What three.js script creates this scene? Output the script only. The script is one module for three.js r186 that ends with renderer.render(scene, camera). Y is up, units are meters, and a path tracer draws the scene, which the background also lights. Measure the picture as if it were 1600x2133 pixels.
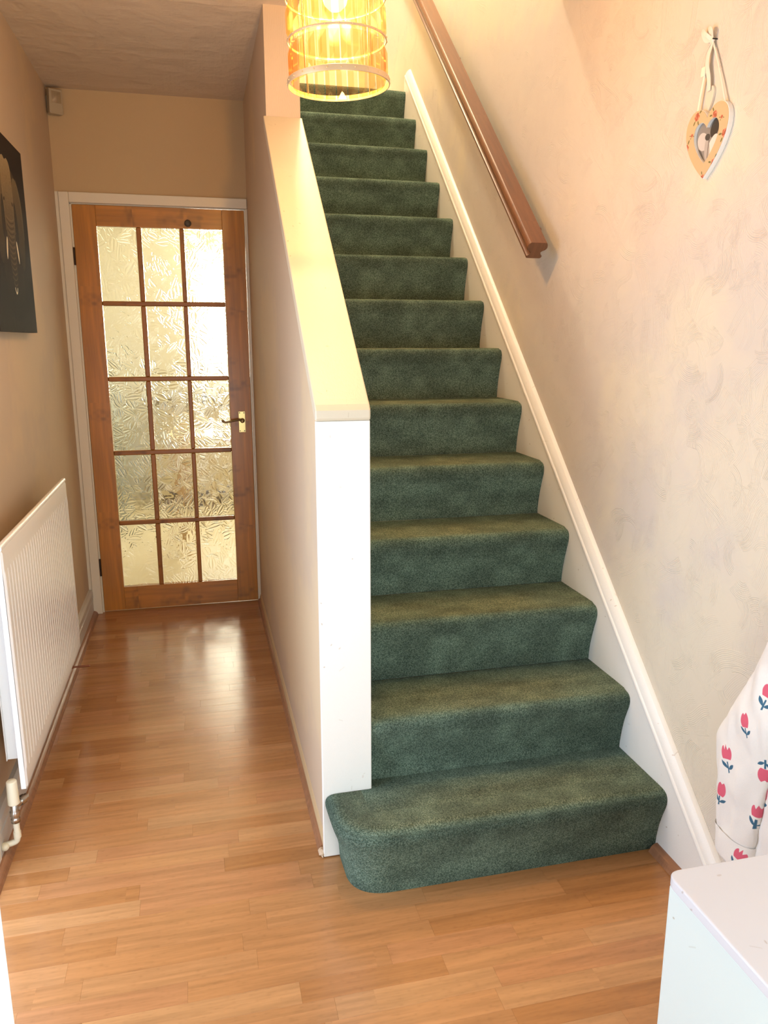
import * as THREE from 'three';
import { RoundedBoxGeometry } from 'three/addons/geometries/RoundedBoxGeometry.js';
import { mergeGeometries, mergeVertices, toCreasedNormals } from 'three/addons/utils/BufferGeometryUtils.js';
import { RectAreaLightUniformsLib } from 'three/addons/lights/RectAreaLightUniformsLib.js';

// ------------------------------------------------------------------ camera, sky, light, exposure
const scene = new THREE.Scene();
const camera = new THREE.PerspectiveCamera(2 * Math.atan(1066.5 / 1607.9) * 180 / Math.PI, 1600 / 2133, 0.05, 60);
camera.position.set(0.7403, 1.3769, 4.0279);
camera.rotation.order = 'YXZ';
camera.rotation.set(-0.2184, -0.2351, -0.0003);
camera.updateMatrixWorld();

const renderer = new THREE.WebGLRenderer({ antialias: true });
renderer.toneMapping = THREE.LinearToneMapping;
renderer.toneMappingExposure = 1.08;
renderer.shadowMap.enabled = true;
RectAreaLightUniformsLib.init();

scene.background = new THREE.Color().setRGB(0.9, 1.0, 1.1);      // bright overcast sky, seen only through the openings

const DAY = 5.4, KITCHEN = 21, LANDING = 9.5, PENDANT = 1.7, LOUNGE = 4.5;
function area(w, h, color, power, at, to) {
  const l = new THREE.RectAreaLight(new THREE.Color().setRGB(...color), power, w, h);
  l.position.set(...at); l.lookAt(...to); scene.add(l); return l;
}
area(0.95, 1.15, [0.86, 0.97, 1.0], DAY, [1.26, 0.65, 4.24], [1.26, 0.55, 0]);         // daylight in the open front doorway
area(0.78, 1.96, [0.69, 0.81, 1.0], LOUNGE, [0.10, 1.0, 2.485], [1.5, 1.0, 2.485]);     // daylight of the lounge in its doorway
area(1.2, 1.1, [1.0, 0.93, 0.70], KITCHEN, [1.35, 1.6, -3.17], [1.35, 1.6, 0]);          // daylight in the kitchen window

// ------------------------------------------------------------------ helpers
let seed = 20240611;
const rnd = () => { seed = (seed * 1664525 + 1013904223) >>> 0; return seed / 4294967296; };
const rr = (a, b) => a + (b - a) * rnd();
const hash = (x, y) => { let n = (Math.imul(x | 0, 374761393) + Math.imul(y | 0, 668265263)) | 0; n = Math.imul(n ^ (n >>> 13), 1274126177); return ((n ^ (n >>> 16)) >>> 0) / 4294967296; };
const sm = t => t * t * (3 - 2 * t);
function noise(x, y, p = 0) {                                        // value noise, periodic with p
  const xi = Math.floor(x), yi = Math.floor(y), u = sm(x - xi), v = sm(y - yi);
  const w = (a) => p ? ((a % p) + p) % p : a;
  const a = hash(w(xi), w(yi)), b = hash(w(xi + 1), w(yi)), c = hash(w(xi), w(yi + 1)), d = hash(w(xi + 1), w(yi + 1));
  return a + (b - a) * u + (c - a) * v + (a - b - c + d) * u * v;
}
const clamp = (x, a = 0, b = 1) => Math.min(b, Math.max(a, x));
const sstep = (a, b, x) => sm(clamp((x - a) / (b - a)));
const used = new Map();
function numbered(n) { const k = used.get(n) || 0; used.set(n, k + 1); return k ? n + '_' + String(k).padStart(3, '0') : n; }
function obj(name, geo, mat, parent = scene) {
  const g = Array.isArray(geo) ? mergeGeometries(geo.map(x => { const y = x.index ? x.toNonIndexed() : x; for (const k of Object.keys(y.attributes)) if (!['position', 'normal', 'uv'].includes(k)) y.deleteAttribute(k); return y; })) : geo;
  const m = new THREE.Mesh(g, mat);
  m.name = parent === scene ? numbered(name) : name;
  m.castShadow = m.receiveShadow = true;
  parent.add(m); return m;
}
function thing(name, label, category, at = [0, 0, 0], group) {
  const o = new THREE.Group(); o.name = numbered(name); o.position.set(...at); scene.add(o);
  o.userData = { label, category }; if (group) o.userData.group = group; return o;
}
function tag(o, label, category, group) { o.userData = { label, category }; if (group) o.userData.group = group; return o; }
function structure(name, label, at = [0, 0, 0]) {
  const o = new THREE.Group(); o.name = numbered(name); o.position.set(...at); scene.add(o);
  o.userData = { kind: 'structure', label }; return o;
}
function struct(name, geo, mat, label) { const m = obj(name, geo, mat); m.userData = { kind: 'structure', label }; return m; }
function triUV(g, s = 1, ox = 0, oy = 0, swap = false) {            // uv in metres from position and normal
  const p = g.attributes.position, n = g.attributes.normal, uv = new Float32Array(p.count * 2);
  for (let i = 0; i < p.count; i++) {
    const x = p.getX(i), y = p.getY(i), z = p.getZ(i), a = Math.abs(n.getX(i)), b = Math.abs(n.getY(i)), c = Math.abs(n.getZ(i));
    let u, v;
    if (a >= b && a >= c) { u = z; v = y; } else if (b >= c) { u = x; v = z; } else { u = x; v = y; }
    if (swap) [u, v] = [v, u];
    uv[2 * i] = u * s + ox; uv[2 * i + 1] = v * s + oy;
  }
  g.setAttribute('uv', new THREE.BufferAttribute(uv, 2)); return g;
}
function box(x0, x1, y0, y1, z0, z1, r = 0, seg = 1) {
  const w = x1 - x0, h = y1 - y0, d = z1 - z0;
  const g = r > 0 ? new RoundedBoxGeometry(w, h, d, seg, Math.min(r, w / 2.01, h / 2.01, d / 2.01)) : new THREE.BoxGeometry(w, h, d).toNonIndexed();
  g.translate((x0 + x1) / 2, (y0 + y1) / 2, (z0 + z1) / 2); return triUV(g);
}
// a side outline in (z, y), extruded along x from x0 to x1
function sideShape(pts, x0, x1, bevel = 0, seg = 3) {
  const s = new THREE.Shape(pts.map(([z, y]) => new THREE.Vector2(-z, y)));
  const g = new THREE.ExtrudeGeometry(s, { depth: x1 - x0 - 2 * bevel, bevelEnabled: bevel > 0, bevelThickness: bevel, bevelSize: bevel, bevelOffset: -bevel, bevelSegments: seg, steps: 1 });
  g.rotateY(Math.PI / 2);                                            // shape x (-z) -> +z ; extrude z -> x
  g.translate(x0 + bevel, 0, 0); return triUV(g.index ? g.toNonIndexed() : g);
}
function tube(pts, r, n = 24, rs = 10, closed = false) {
  return new THREE.TubeGeometry(new THREE.CatmullRomCurve3(pts.map(p => new THREE.Vector3(...p)), closed, 'catmullrom', 0.3), n, r, rs, closed);
}
// a surface of nu x nv cells: f(u, v) -> [x, y, z]
function sheet(nu, nv, f, uvf) {
  const pos = [], uv = [], idx = [];
  for (let j = 0; j <= nv; j++) for (let i = 0; i <= nu; i++) {
    const p = f(i / nu, j / nv); pos.push(...p); uv.push(...(uvf ? uvf(i / nu, j / nv, p) : [i / nu, j / nv]));
  }
  for (let j = 0; j < nv; j++) for (let i = 0; i < nu; i++) { const a = j * (nu + 1) + i, b = a + 1, c = a + nu + 1, d = c + 1; idx.push(a, b, c, b, d, c); }
  const g = new THREE.BufferGeometry();
  g.setAttribute('position', new THREE.Float32BufferAttribute(pos, 3)); g.setAttribute('uv', new THREE.Float32BufferAttribute(uv, 2));
  g.setIndex(idx); g.computeVertexNormals(); return g;
}
function canvasTex(w, h, draw, srgb = true, rep = [1, 1]) {
  const c = document.createElement('canvas'); c.width = w; c.height = h;
  draw(c.getContext('2d'), w, h);
  const t = new THREE.CanvasTexture(c); t.wrapS = t.wrapT = THREE.RepeatWrapping; t.magFilter = THREE.LinearFilter;
  if (srgb) t.colorSpace = THREE.SRGBColorSpace; t.repeat.set(...rep); return t;
}
function dataTex(w, h, f, srgb, rep = [1, 1]) {                      // f(x, y) -> [r, g, b] 0..255
  const d = new Uint8Array(w * h * 4);
  for (let y = 0; y < h; y++) for (let x = 0; x < w; x++) { const c = f(x, y), k = 4 * (y * w + x); d[k] = clamp(c[0], 0, 255); d[k + 1] = clamp(c[1], 0, 255); d[k + 2] = clamp(c[2], 0, 255); d[k + 3] = 255; }
  const t = new THREE.DataTexture(d, w, h); t.wrapS = t.wrapT = THREE.RepeatWrapping; t.magFilter = THREE.LinearFilter; t.needsUpdate = true;
  if (srgb) t.colorSpace = THREE.SRGBColorSpace; t.repeat.set(...rep); return t;
}
const std = o => new THREE.MeshStandardMaterial(o);
const phys = o => new THREE.MeshPhysicalMaterial(o);
const lin = (r, g, b) => new THREE.Color().setRGB(r, g, b);

// ------------------------------------------------------------------ textures and materials
// combed swirls of textured paint: sets of parallel ridges along bent strokes
function swirlDraw(strokes, lines, gap, upright) {
  return (c, w, h) => {
    c.fillStyle = '#707070'; c.fillRect(0, 0, w, h); c.lineCap = 'round';
    for (let s = 0; s < strokes; s++) {
      const x = rr(0, w), y = rr(0, h), a0 = upright ? Math.PI / 2 + rr(-0.35, 0.35) : Math.PI / 2 + rr(-1.1, 1.1) + (rnd() < 0.5 ? Math.PI : 0), n = Math.round(rr(lines * 0.5, lines * 1.2));
      const R = upright ? rr(30, 90) : rr(34, 115), kind = rnd(), len = rr(0.6, 2.4), fade = rr(0.25, 0.8);
      for (const ox of [-w, 0, w]) for (const oy of [-h, 0, h]) {
        if (x + ox < -260 || x + ox > w + 260 || y + oy < -260 || y + oy > h + 260) continue;
        for (let l = 0; l < n; l++) {
          for (const [shift, col] of [[1.2, '40,40,40'], [0, '215,215,215']]) {
            c.strokeStyle = 'rgba(' + col + ',' + (fade * (0.55 + 0.45 * hash(s, l))).toFixed(2) + ')'; c.lineWidth = gap * 0.42; c.beginPath();
            if (kind < 0.34 && !upright) c.arc(x + ox + shift, y + oy + shift, Math.max(4, R - l * gap), a0, a0 + len);
            else {
              const dx = Math.cos(a0), dy = Math.sin(a0), px = -dy * l * gap, py = dx * l * gap, L = R * 1.7 * len, bend = (kind - 0.67) * R * (upright ? 0.7 : 3.2);
              c.moveTo(x + ox + px + shift, y + oy + py + shift);
              c.bezierCurveTo(x + ox + px + dx * L * 0.33 - dy * bend, y + oy + py + dy * L * 0.33 + dx * bend, x + ox + px + dx * L * 0.66 + dy * bend, y + oy + py + dy * L * 0.66 - dx * bend, x + ox + px + dx * L, y + oy + py + dy * L);
            }
            c.stroke();
          }
        }
      }
    }
  };
}
const swirl = canvasTex(2048, 2048, swirlDraw(1150, 9, 5.6, false), false, [1 / 1.7, 1 / 1.7]);
const combed = canvasTex(1024, 1024, swirlDraw(330, 9, 7, true), false, [1 / 1.1, 1 / 1.1]);
const patchy = dataTex(512, 512, (x, y) => {
  const u = x / 512, v = y / 512, n = 0.6 * noise(u * 5, v * 5, 5) + 0.3 * noise(u * 13 + 7, v * 13, 13) + 0.1 * noise(u * 64, v * 64, 64);
  const k = sstep(0.38, 0.62, n); return [236 - 10 * (1 - k), 229 - 9 * (1 - k), 214 + 1 * (1 - k)];
}, true, [1 / 2.3, 1 / 2.3]);
const artex = dataTex(1024, 1024, (x, y) => {
  const u = x / 1024, v = y / 1024; let n = 0, a = 0.5;
  for (let o = 0; o < 5; o++) { const f = 10 << o; n += a * Math.abs(noise(u * f + o * 3, v * f, f) - 0.5) * 2; a *= 0.55; }
  const g = 255 * clamp(1 - n * 1.2); return [g, g, g];
}, false, [1 / 1.4, 1 / 1.4]);
const fineNoise = dataTex(512, 512, (x, y) => { const g = 255 * (0.5 * noise(x / 4, y / 4, 128) + 0.5 * hash(x, y)); return [g, g, g]; }, false, [4, 4]);

const M = {};
M.wallSwirl = std({ color: lin(0.92, 0.89, 0.83), map: patchy, roughness: 0.62, bumpMap: swirl, bumpScale: 0.0032 });
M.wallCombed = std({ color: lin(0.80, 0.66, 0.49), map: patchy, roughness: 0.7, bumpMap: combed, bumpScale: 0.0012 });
M.wallPlain = std({ color: lin(0.60, 0.43, 0.235), roughness: 0.75, bumpMap: fineNoise, bumpScale: 0.0004 });  // warm cast of the lamplight is put into this paint colour
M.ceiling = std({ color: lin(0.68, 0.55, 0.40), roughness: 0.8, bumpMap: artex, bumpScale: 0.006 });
M.kitchenWall = std({ color: lin(0.80, 0.77, 0.68), roughness: 0.8 });
M.whiteWall = std({ color: lin(0.78, 0.75, 0.68), roughness: 0.7 });
const scuffs = canvasTex(1024, 1024, (c, w, h) => {
  c.fillStyle = '#f4f2ec'; c.fillRect(0, 0, w, h);
  for (let i = 0; i < 90; i++) { c.fillStyle = 'rgba(150,120,90,' + rr(0.1, 0.5).toFixed(2) + ')'; const x = rr(0, w), y = rr(0, h); c.beginPath(); c.ellipse(x, y, rr(1, 5), rr(0.7, 2), rr(0, 3), 0, 7); c.fill(); }
  for (let i = 0; i < 26; i++) { c.strokeStyle = 'rgba(140,120,95,' + rr(0.1, 0.35).toFixed(2) + ')'; c.lineWidth = rr(0.6, 1.6); const x = rr(0, w), y = rr(0, h); c.beginPath(); c.moveTo(x, y); c.lineTo(x + rr(-40, 40), y + rr(-14, 14)); c.stroke(); }
}, true, [1, 1]);
M.gloss = phys({ color: 0xffffff, map: scuffs, roughness: 0.34, bumpMap: fineNoise, bumpScale: 0.0002 });
M.capPaint = phys({ color: lin(0.76, 0.67, 0.53), map: scuffs, roughness: 0.4, bumpMap: fineNoise, bumpScale: 0.0002 });
M.glossPlain = phys({ color: lin(0.86, 0.85, 0.80), roughness: 0.3 });
M.casing = phys({ color: lin(0.84, 0.76, 0.60), roughness: 0.22, bumpMap: fineNoise, bumpScale: 0.0003 });
M.oldPaint = phys({ color: lin(0.62, 0.59, 0.55), roughness: 0.4 });
M.bluewhite = phys({ color: lin(0.80, 0.94, 1.0), roughness: 0.32, map: scuffs });

const grain = dataTex(1024, 1024, (x, y) => {                       // u along the strip, v across: beech print
  const u = x / 1024, v = y / 1024;
  const warp = noise(u * 3, v * 12, 0) * 0.03;
  const a = noise(u * 6, (v + warp) * 90, 0), b = noise(u * 22, v * 300, 0), flake = Math.pow(noise(u * 90, v * 260, 0), 5);
  const k = 0.84 + 0.10 * a + 0.05 * b - 0.05 * flake;
  return [255 * clamp(k), 255 * clamp(k * 0.975), 255 * clamp(k * 0.94)];
}, true);
M.plank = [[0.60, 0.305, 0.118], [0.64, 0.34, 0.140], [0.55, 0.270, 0.098], [0.66, 0.37, 0.160], [0.61, 0.315, 0.125], [0.53, 0.258, 0.092], [0.62, 0.315, 0.135]]
  .map(c => phys({ color: lin(c[0] * 0.90, c[1] * 0.87, c[2] * 0.90), map: grain, roughness: 0.22, specularIntensity: 1 }));
M.floorBase = phys({ color: lin(0.5, 0.26, 0.11), map: grain, roughness: 0.35 });
M.beading = phys({ color: lin(0.40, 0.20, 0.11), map: grain, roughness: 0.4 });
const doorGrain = dataTex(1024, 1024, (x, y) => {                   // u across, v along the grain
  const u = x / 1024, v = y / 1024, w = noise(u * 4, v * 1.2) * 0.16 + noise(u * 9 + 3, v * 5) * 0.03;
  const a = noise((u + w * 0.25) * 46, v * 2.5), b = noise(u * 220, v * 9), m = noise(u * 7 + 20, v * 9), m2 = noise(u * 26, v * 34);
  const k = 0.62 + 0.28 * a + 0.10 * b, d = 1 - 0.22 * sstep(0.5, 0.85, m) * sm(m2);
  const kk = 0.45 + 0.55 * k; return [216 * kk * d + 12, 134 * kk * d + 6, 62 * kk * d];
}, true);
M.doorWood = phys({ map: doorGrain, color: lin(0.84, 0.96, 0.52), roughness: 0.28, clearcoat: 0.5, clearcoatRoughness: 0.22, bumpMap: fineNoise, bumpScale: 0.00025 });
M.muntin = phys({ map: doorGrain, color: lin(0.64, 0.72, 0.55), roughness: 0.35 });
M.rail = phys({ map: grain, color: lin(0.19, 0.078, 0.034), roughness: 0.36, clearcoat: 0.3, clearcoatRoughness: 0.3 });
M.glass = phys({ color: lin(0.97, 0.98, 0.95), roughness: 0.03, transmission: 1, thickness: 0.004, ior: 1.5 });
M.brass = phys({ color: lin(0.86, 0.66, 0.28), roughness: 0.28, metalness: 1 });
M.oldBrass = phys({ color: lin(0.30, 0.21, 0.10), roughness: 0.35, metalness: 1 });
M.dark = std({ color: lin(0.02, 0.018, 0.015), roughness: 0.6 });
M.darkHinge = std({ color: lin(0.05, 0.03, 0.02), roughness: 0.5, metalness: 0.6 });
M.radiator = phys({ color: lin(0.91, 0.91, 0.90), roughness: 0.35 });
M.cream = phys({ color: lin(0.82, 0.76, 0.58), roughness: 0.4 });
M.chrome = phys({ color: lin(0.55, 0.53, 0.5), roughness: 0.25, metalness: 1 });
M.copper = phys({ color: lin(0.35, 0.14, 0.08), roughness: 0.4, metalness: 0.8 });
M.ring = phys({ color: lin(0.92, 0.72, 0.46), roughness: 0.42, metalness: 0.75 });
M.gold = phys({ color: lin(0.90, 0.66, 0.36), roughness: 0.25, metalness: 1 });
M.prism = [[1.0, 0.90, 0.74], [1.0, 0.70, 0.42], [1.0, 0.86, 0.64]].map((c, i) => phys({ color: lin(...c), roughness: 0.08, transmission: [0.9995, 0.997, 0.993][i], thickness: 0, ior: 1.55, specularIntensity: 1 }));  // facet tints imitate the light and dark of refraction in each prism
M.bulb = std({ color: 0xffffff, emissive: lin(1, 0.76, 0.30), emissiveIntensity: 5 });
M.globe = std({ color: 0xffffff, emissive: lin(1, 0.86, 0.6), emissiveIntensity: 4 });

const carpetTex = dataTex(1024, 1024, (x, y) => {
  const u = x / 1024, v = y / 1024;
  const n = 0.45 * noise(u * 190, v * 190, 190) + 0.55 * noise(u * 400, v * 400, 400), bl = noise(u * 9, v * 9, 9);
  const k = sstep(0.25, 0.78, n), s = 0.88 + 0.24 * bl;
  return [(74 + 60 * k) * s, (94 + 62 * k) * s, (82 + 58 * k) * s];
}, true, [1 / 0.42, 1 / 0.42]);
const carpetBump = dataTex(512, 512, (x, y) => { const u = x / 512, v = y / 512, g = 255 * (0.5 * noise(u * 120, v * 120, 120) + 0.5 * noise(u * 250, v * 250, 250)); return [g, g, g]; }, false, [1 / 0.25, 1 / 0.25]);
M.carpet = phys({ map: carpetTex, color: lin(0.84, 0.82, 0.80), vertexColors: true, roughness: 1, bumpMap: carpetBump, bumpScale: 0.003, sheen: 0.35, sheenRoughness: 0.6, sheenColor: lin(0.30, 0.40, 0.34), specularIntensity: 0.2 });

// ------------------------------------------------------------------ measures (metres), from the photograph
const XL = 0.149, S0 = 1.0205, S1 = 1.1395, XS = 1.913, XR = 1.934, H = 0.1925, G = 0.2128, Z1 = 2.3626, NEWEL = 2.192, CEIL = 2.483, WEND = 1.108, FRONT = 4.26;

// ------------------------------------------------------------------ the setting
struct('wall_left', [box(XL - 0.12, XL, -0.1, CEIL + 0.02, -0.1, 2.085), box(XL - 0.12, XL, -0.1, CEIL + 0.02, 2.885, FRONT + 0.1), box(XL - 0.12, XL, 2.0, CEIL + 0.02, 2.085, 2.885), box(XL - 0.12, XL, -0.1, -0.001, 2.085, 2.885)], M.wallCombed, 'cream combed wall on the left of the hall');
struct('wall_right', box(XR, XR + 0.12, -0.1, 5.05, -1.6, FRONT + 0.1), M.wallSwirl, 'cream wall with combed swirls beside the stairs');
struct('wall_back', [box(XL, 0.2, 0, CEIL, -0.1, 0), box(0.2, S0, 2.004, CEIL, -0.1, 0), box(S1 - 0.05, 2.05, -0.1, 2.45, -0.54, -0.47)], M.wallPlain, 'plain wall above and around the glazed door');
struct('wall_front', [box(XL - 0.12, 0.46, -0.1, CEIL, FRONT, FRONT + 0.12), box(1.74, 2.05, -0.1, CEIL, FRONT, FRONT + 0.12), box(0.46, 1.74, 2.1, CEIL, FRONT, FRONT + 0.12)], M.whiteWall, 'wall with the open front doorway');
// the wall that closes the stairs off from the hall: low and raking in front, full height behind
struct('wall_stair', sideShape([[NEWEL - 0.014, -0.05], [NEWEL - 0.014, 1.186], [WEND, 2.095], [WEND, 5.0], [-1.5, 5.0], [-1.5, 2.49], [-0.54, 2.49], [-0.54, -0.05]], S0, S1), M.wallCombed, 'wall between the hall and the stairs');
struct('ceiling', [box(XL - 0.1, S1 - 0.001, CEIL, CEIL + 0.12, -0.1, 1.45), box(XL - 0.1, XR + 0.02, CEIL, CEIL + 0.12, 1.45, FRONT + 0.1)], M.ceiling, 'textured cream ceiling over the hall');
struct('ceiling_upper', box(S0, XR + 0.1, 5.0, 5.1, -1.6, 1.6), M.whiteWall, 'ceiling above the stairwell');
struct('wall_upper_back', box(S0, XR + 0.1, 2.5, 5.0, -1.6, -1.5), M.whiteWall, 'wall at the far end of the landing');
struct('wall_upper_front', box(S0, XR + 0.1, CEIL + 0.12, 5.0, 1.45, 1.55), M.whiteWall, 'wall above the front of the stairwell');
struct('floor_landing', box(S1, XR, 2.55, 2.69, -1.5, Z1 - 13 * G - 0.002), M.whiteWall, 'landing at the head of the stairs');

// lounge on the left, open to the hall through a doorway
struct('wall_lounge', [box(-3.1, -3.0, -0.1, 0.8, 1.2, 4.4), box(-3.1, -3.0, 2.1, 2.5, 1.2, 4.4), box(-3.1, -3.0, 0.8, 2.1, 1.2, 1.7), box(-3.1, -3.0, 0.8, 2.1, 3.9, 4.4), box(-3.0, XL - 0.12, -0.1, 2.5, 1.1, 1.2), box(-3.0, XL - 0.12, -0.1, 2.5, 4.4, 4.5)], M.whiteWall, 'walls of the room on the left');
struct('ceiling_lounge', box(-3.1, XL - 0.12, 2.4, 2.5, 1.2, 4.4), M.whiteWall, 'ceiling of the room on the left');
struct('floor_lounge', box(-3.1, XL - 0.1, -0.1, 0, 1.2, 4.4), M.floorBase, 'floor of the room on the left');
// kitchen behind the glazed door
struct('wall_kitchen', [box(-0.7, -0.6, -0.1, 2.4, -3.3, -0.1), box(2.3, 2.4, -0.1, 2.4, -3.3, -0.54), box(-0.6, XL, -0.1, 2.4, -0.14, -0.1), box(2.05, 2.4, -0.1, 2.48, -0.54, -0.47),
  box(-0.6, 0.75, -0.1, 2.4, -3.3, -3.2), box(1.95, 2.4, -0.1, 2.4, -3.3, -3.2), box(0.75, 1.95, -0.1, 1.05, -3.3, -3.2), box(0.75, 1.95, 2.15, 2.4, -3.3, -3.2)], M.kitchenWall, 'pale walls of the room behind the glazed door');
struct('ceiling_kitchen', box(-0.7, S0, 2.4, 2.48, -3.3, -0.1), M.kitchenWall, 'ceiling of the room behind the glazed door');
struct('ceiling_kitchen_side', box(S0, 2.4, 2.36, 2.44, -3.3, -0.545), M.kitchenWall, 'ceiling of the room behind the stairs');
struct('floor_kitchen', [box(-0.7, S0, -0.1, 0, -3.3, -0.1), box(S0, 2.4, -0.1, 0, -3.3, -0.54)], std({ color: lin(0.76, 0.68, 0.50), roughness: 0.4 }), 'floor of the room behind the glazed door');
{
  const w = structure('window_1', 'window of the room behind the glazed door');
  obj('window_frame', [box(0.75, 0.81, 1.05, 2.15, -3.26, -3.2, 0.006), box(1.89, 1.95, 1.05, 2.15, -3.26, -3.2, 0.006), box(0.81, 1.89, 1.05, 1.11, -3.26, -3.2, 0.006), box(0.81, 1.89, 2.09, 2.15, -3.26, -3.2, 0.006), box(1.32, 1.38, 1.11, 2.09, -3.26, -3.2, 0.006)], M.glossPlain, w);
}
{
  const unit = std({ color: lin(0.70, 0.62, 0.44), roughness: 0.4 }), dk = std({ color: lin(0.20, 0.16, 0.10), roughness: 0.3 });
  const k = thing('base_unit', 'cream kitchen base units under a dark worktop, blurred behind the glass of the door', 'kitchen unit', [0.35, 0, -3.2]);
  obj('carcass', box(0, 1.9, 0.1, 0.86, 0.002, 0.56), unit, k); obj('plinth', box(0, 1.9, 0.001, 0.1, 0.002, 0.5), dk, k);
  for (let i = 0; i < 4; i++) { const x = i * 0.475; const d = obj('unit_door', box(x + 0.004, x + 0.471, 0.104, 0.856, 0.561, 0.579, 0.003), unit, k); obj('knob', box(x + 0.42, x + 0.435, 0.72, 0.82, 0.579, 0.6, 0.004), dk, d); }
  obj('worktop', box(-0.01, 1.905, 0.861, 0.9, 0.002, 0.6, 0.006), dk, k);
  const f = thing('fridge', 'tall dull grey-blue appliance, blurred behind the left panes of the glazed door', 'fridge', [-0.42, 0, -2.2]);
  const gy = phys({ color: lin(0.27, 0.30, 0.28), roughness: 0.35 });
  obj('fridge_body', box(0, 0.56, 0.02, 1.25, 0, 0.58, 0.01), gy, f); obj('fridge_door', box(0, 0.56, 0.42, 1.25, 0.582, 0.62, 0.01), gy, f); obj('fridge_door', box(0, 0.56, 0.03, 0.415, 0.582, 0.62, 0.01), gy, f); obj('feet', box(0.02, 0.54, 0.0005, 0.019, 0.02, 0.56), dk, f);
  const t = thing('kitchen_table', 'small wooden table, blurred behind the middle panes of the glazed door', 'table', [0.55, 0, -1.75]);
  const wd = std({ color: lin(0.58, 0.42, 0.22), roughness: 0.4 });
  obj('tabletop', box(0, 0.8, 0.72, 0.75, 0, 0.6, 0.006), wd, t); for (const [x, z] of [[0.03, 0.03], [0.72, 0.03], [0.03, 0.52], [0.72, 0.52]]) obj('leg', box(x, x + 0.05, 0.0005, 0.72, z, z + 0.05, 0.004), wd, t);
}
// ---- floor: a slab under single laminate strips
{
  const fl = structure('floor', 'beech laminate floor of strips laid across the hall');
  obj('floor_slab', box(XL - 0.1, XR + 0.1, -0.1, -0.0065, -0.1, FRONT + 0.1), M.floorBase, fl);
  function strip(x0, x1, z0, z1) {
    const e = 0.0002, y = 0, yb = -0.0066, g = 0.00005, ou = rr(0, 1), ov = rr(0, 1);
    x0 += g; x1 -= g; z0 += g; z1 -= g;
    const q = [], uv = [];
    const V = [[x0, yb, z0], [x1, yb, z0], [x1, yb, z1], [x0, yb, z1], [x0, y - e, z0], [x1, y - e, z0], [x1, y - e, z1], [x0, y - e, z1], [x0 + e, y, z0 + e], [x1 - e, y, z0 + e], [x1 - e, y, z1 - e], [x0 + e, y, z1 - e]];
    for (const f of [[0, 4, 5, 1], [1, 5, 6, 2], [2, 6, 7, 3], [3, 7, 4, 0], [4, 8, 9, 5], [5, 9, 10, 6], [6, 10, 11, 7], [7, 11, 8, 4], [8, 11, 10, 9]])
      for (const t of [[0, 1, 2], [0, 2, 3]]) for (const k of t) { const p = V[f[k]]; q.push(...p); uv.push((p[0]) * 0.9 + ou, (p[2] + p[1]) * 1.1 + ov); }
    const geo = new THREE.BufferGeometry();
    geo.setAttribute('position', new THREE.Float32BufferAttribute(q, 3)); geo.setAttribute('uv', new THREE.Float32BufferAttribute(uv, 2)); geo.computeVertexNormals(); return geo;
  }
  const D = 0.0580; let row = 0, last = -1;
  for (let z = -0.02; z < 2.97; z += D, row++) {
    const xEnd = z + D < 2.20 ? S0 - 0.002 : z + D < 2.36 ? 1.2 : XS - 0.003;
    let x = XL + 0.002 - (row % 3) * 0.13 - rr(0, 0.22), first = true;
    while (x < xEnd) {
      const L = rr(0.30, 0.47); let x1 = Math.min(x + L, xEnd); if (xEnd - x1 < 0.09) x1 = xEnd;
      const a = Math.max(x, XL + 0.002);
      if (x1 - a > 0.02) { let t = Math.floor(rr(0, M.plank.length)); if (t === last) t = (t + 3) % M.plank.length; last = t; obj('plank', strip(a, x1, z, z + D), M.plank[t], fl); }
      x = x1 + 0.0001;
    }
  }
  const zr = -0.02 + row * D;
  obj('floor_rest', box(XL + 0.002, XS - 0.003, -0.0066, 0, zr, FRONT + 0.1), M.plank[4], fl);
}
// ---- brown beading along the edges of the floor
function quarter(x0, dir, z0, z1, r = 0.02) {                        // quarter round along z
  const s = [[0, 0], [r, 0]]; for (let i = 1; i <= 6; i++) { const a = i / 6 * Math.PI / 2; s.push([r * Math.cos(a) * 0.9, r * Math.sin(a) * 0.9]); }
  const sh = new THREE.Shape(s.map(p => new THREE.Vector2(p[0] * dir, p[1])));
  const g = new THREE.ExtrudeGeometry(sh, { depth: z1 - z0, bevelEnabled: false }); g.translate(x0, 0, z0); return triUV(g, 1, 0, 0, true);
}
struct('trim_1', quarter(XL + 0.017, 1, 0.002, 2.9, 0.022), M.beading, 'brown beading along the left edge of the floor');
struct('trim_2', quarter(S0 - 0.001, -1, 0.002, 2.155, 0.019), M.beading, 'brown beading along the foot of the stair wall');
struct('trim_3', quarter(XS, -1, 2.372, 3.6, 0.026), M.beading, 'brown beading along the foot of the stair string');
// broken end of the beading at the corner of the stair wall
{
  const g = new THREE.IcosahedronGeometry(0.012, 1).toNonIndexed(); const p = g.attributes.position;
  for (let i = 0; i < p.count; i++) { const k = 0.75 + 0.5 * hash(Math.round(p.getX(i) * 4000), Math.round(p.getY(i) * 4000 + p.getZ(i) * 9000)); p.setXYZ(i, p.getX(i) * k * 0.8, p.getY(i) * k * 0.7, p.getZ(i) * k * 1.5); }
  g.computeVertexNormals(); g.translate(S0 - 0.012, 0.0085, 2.176);
  struct('trim_4', triUV(g), std({ color: lin(0.62, 0.45, 0.30), roughness: 0.8 }), 'splintered end of the beading at the corner of the stair wall');
}
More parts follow.
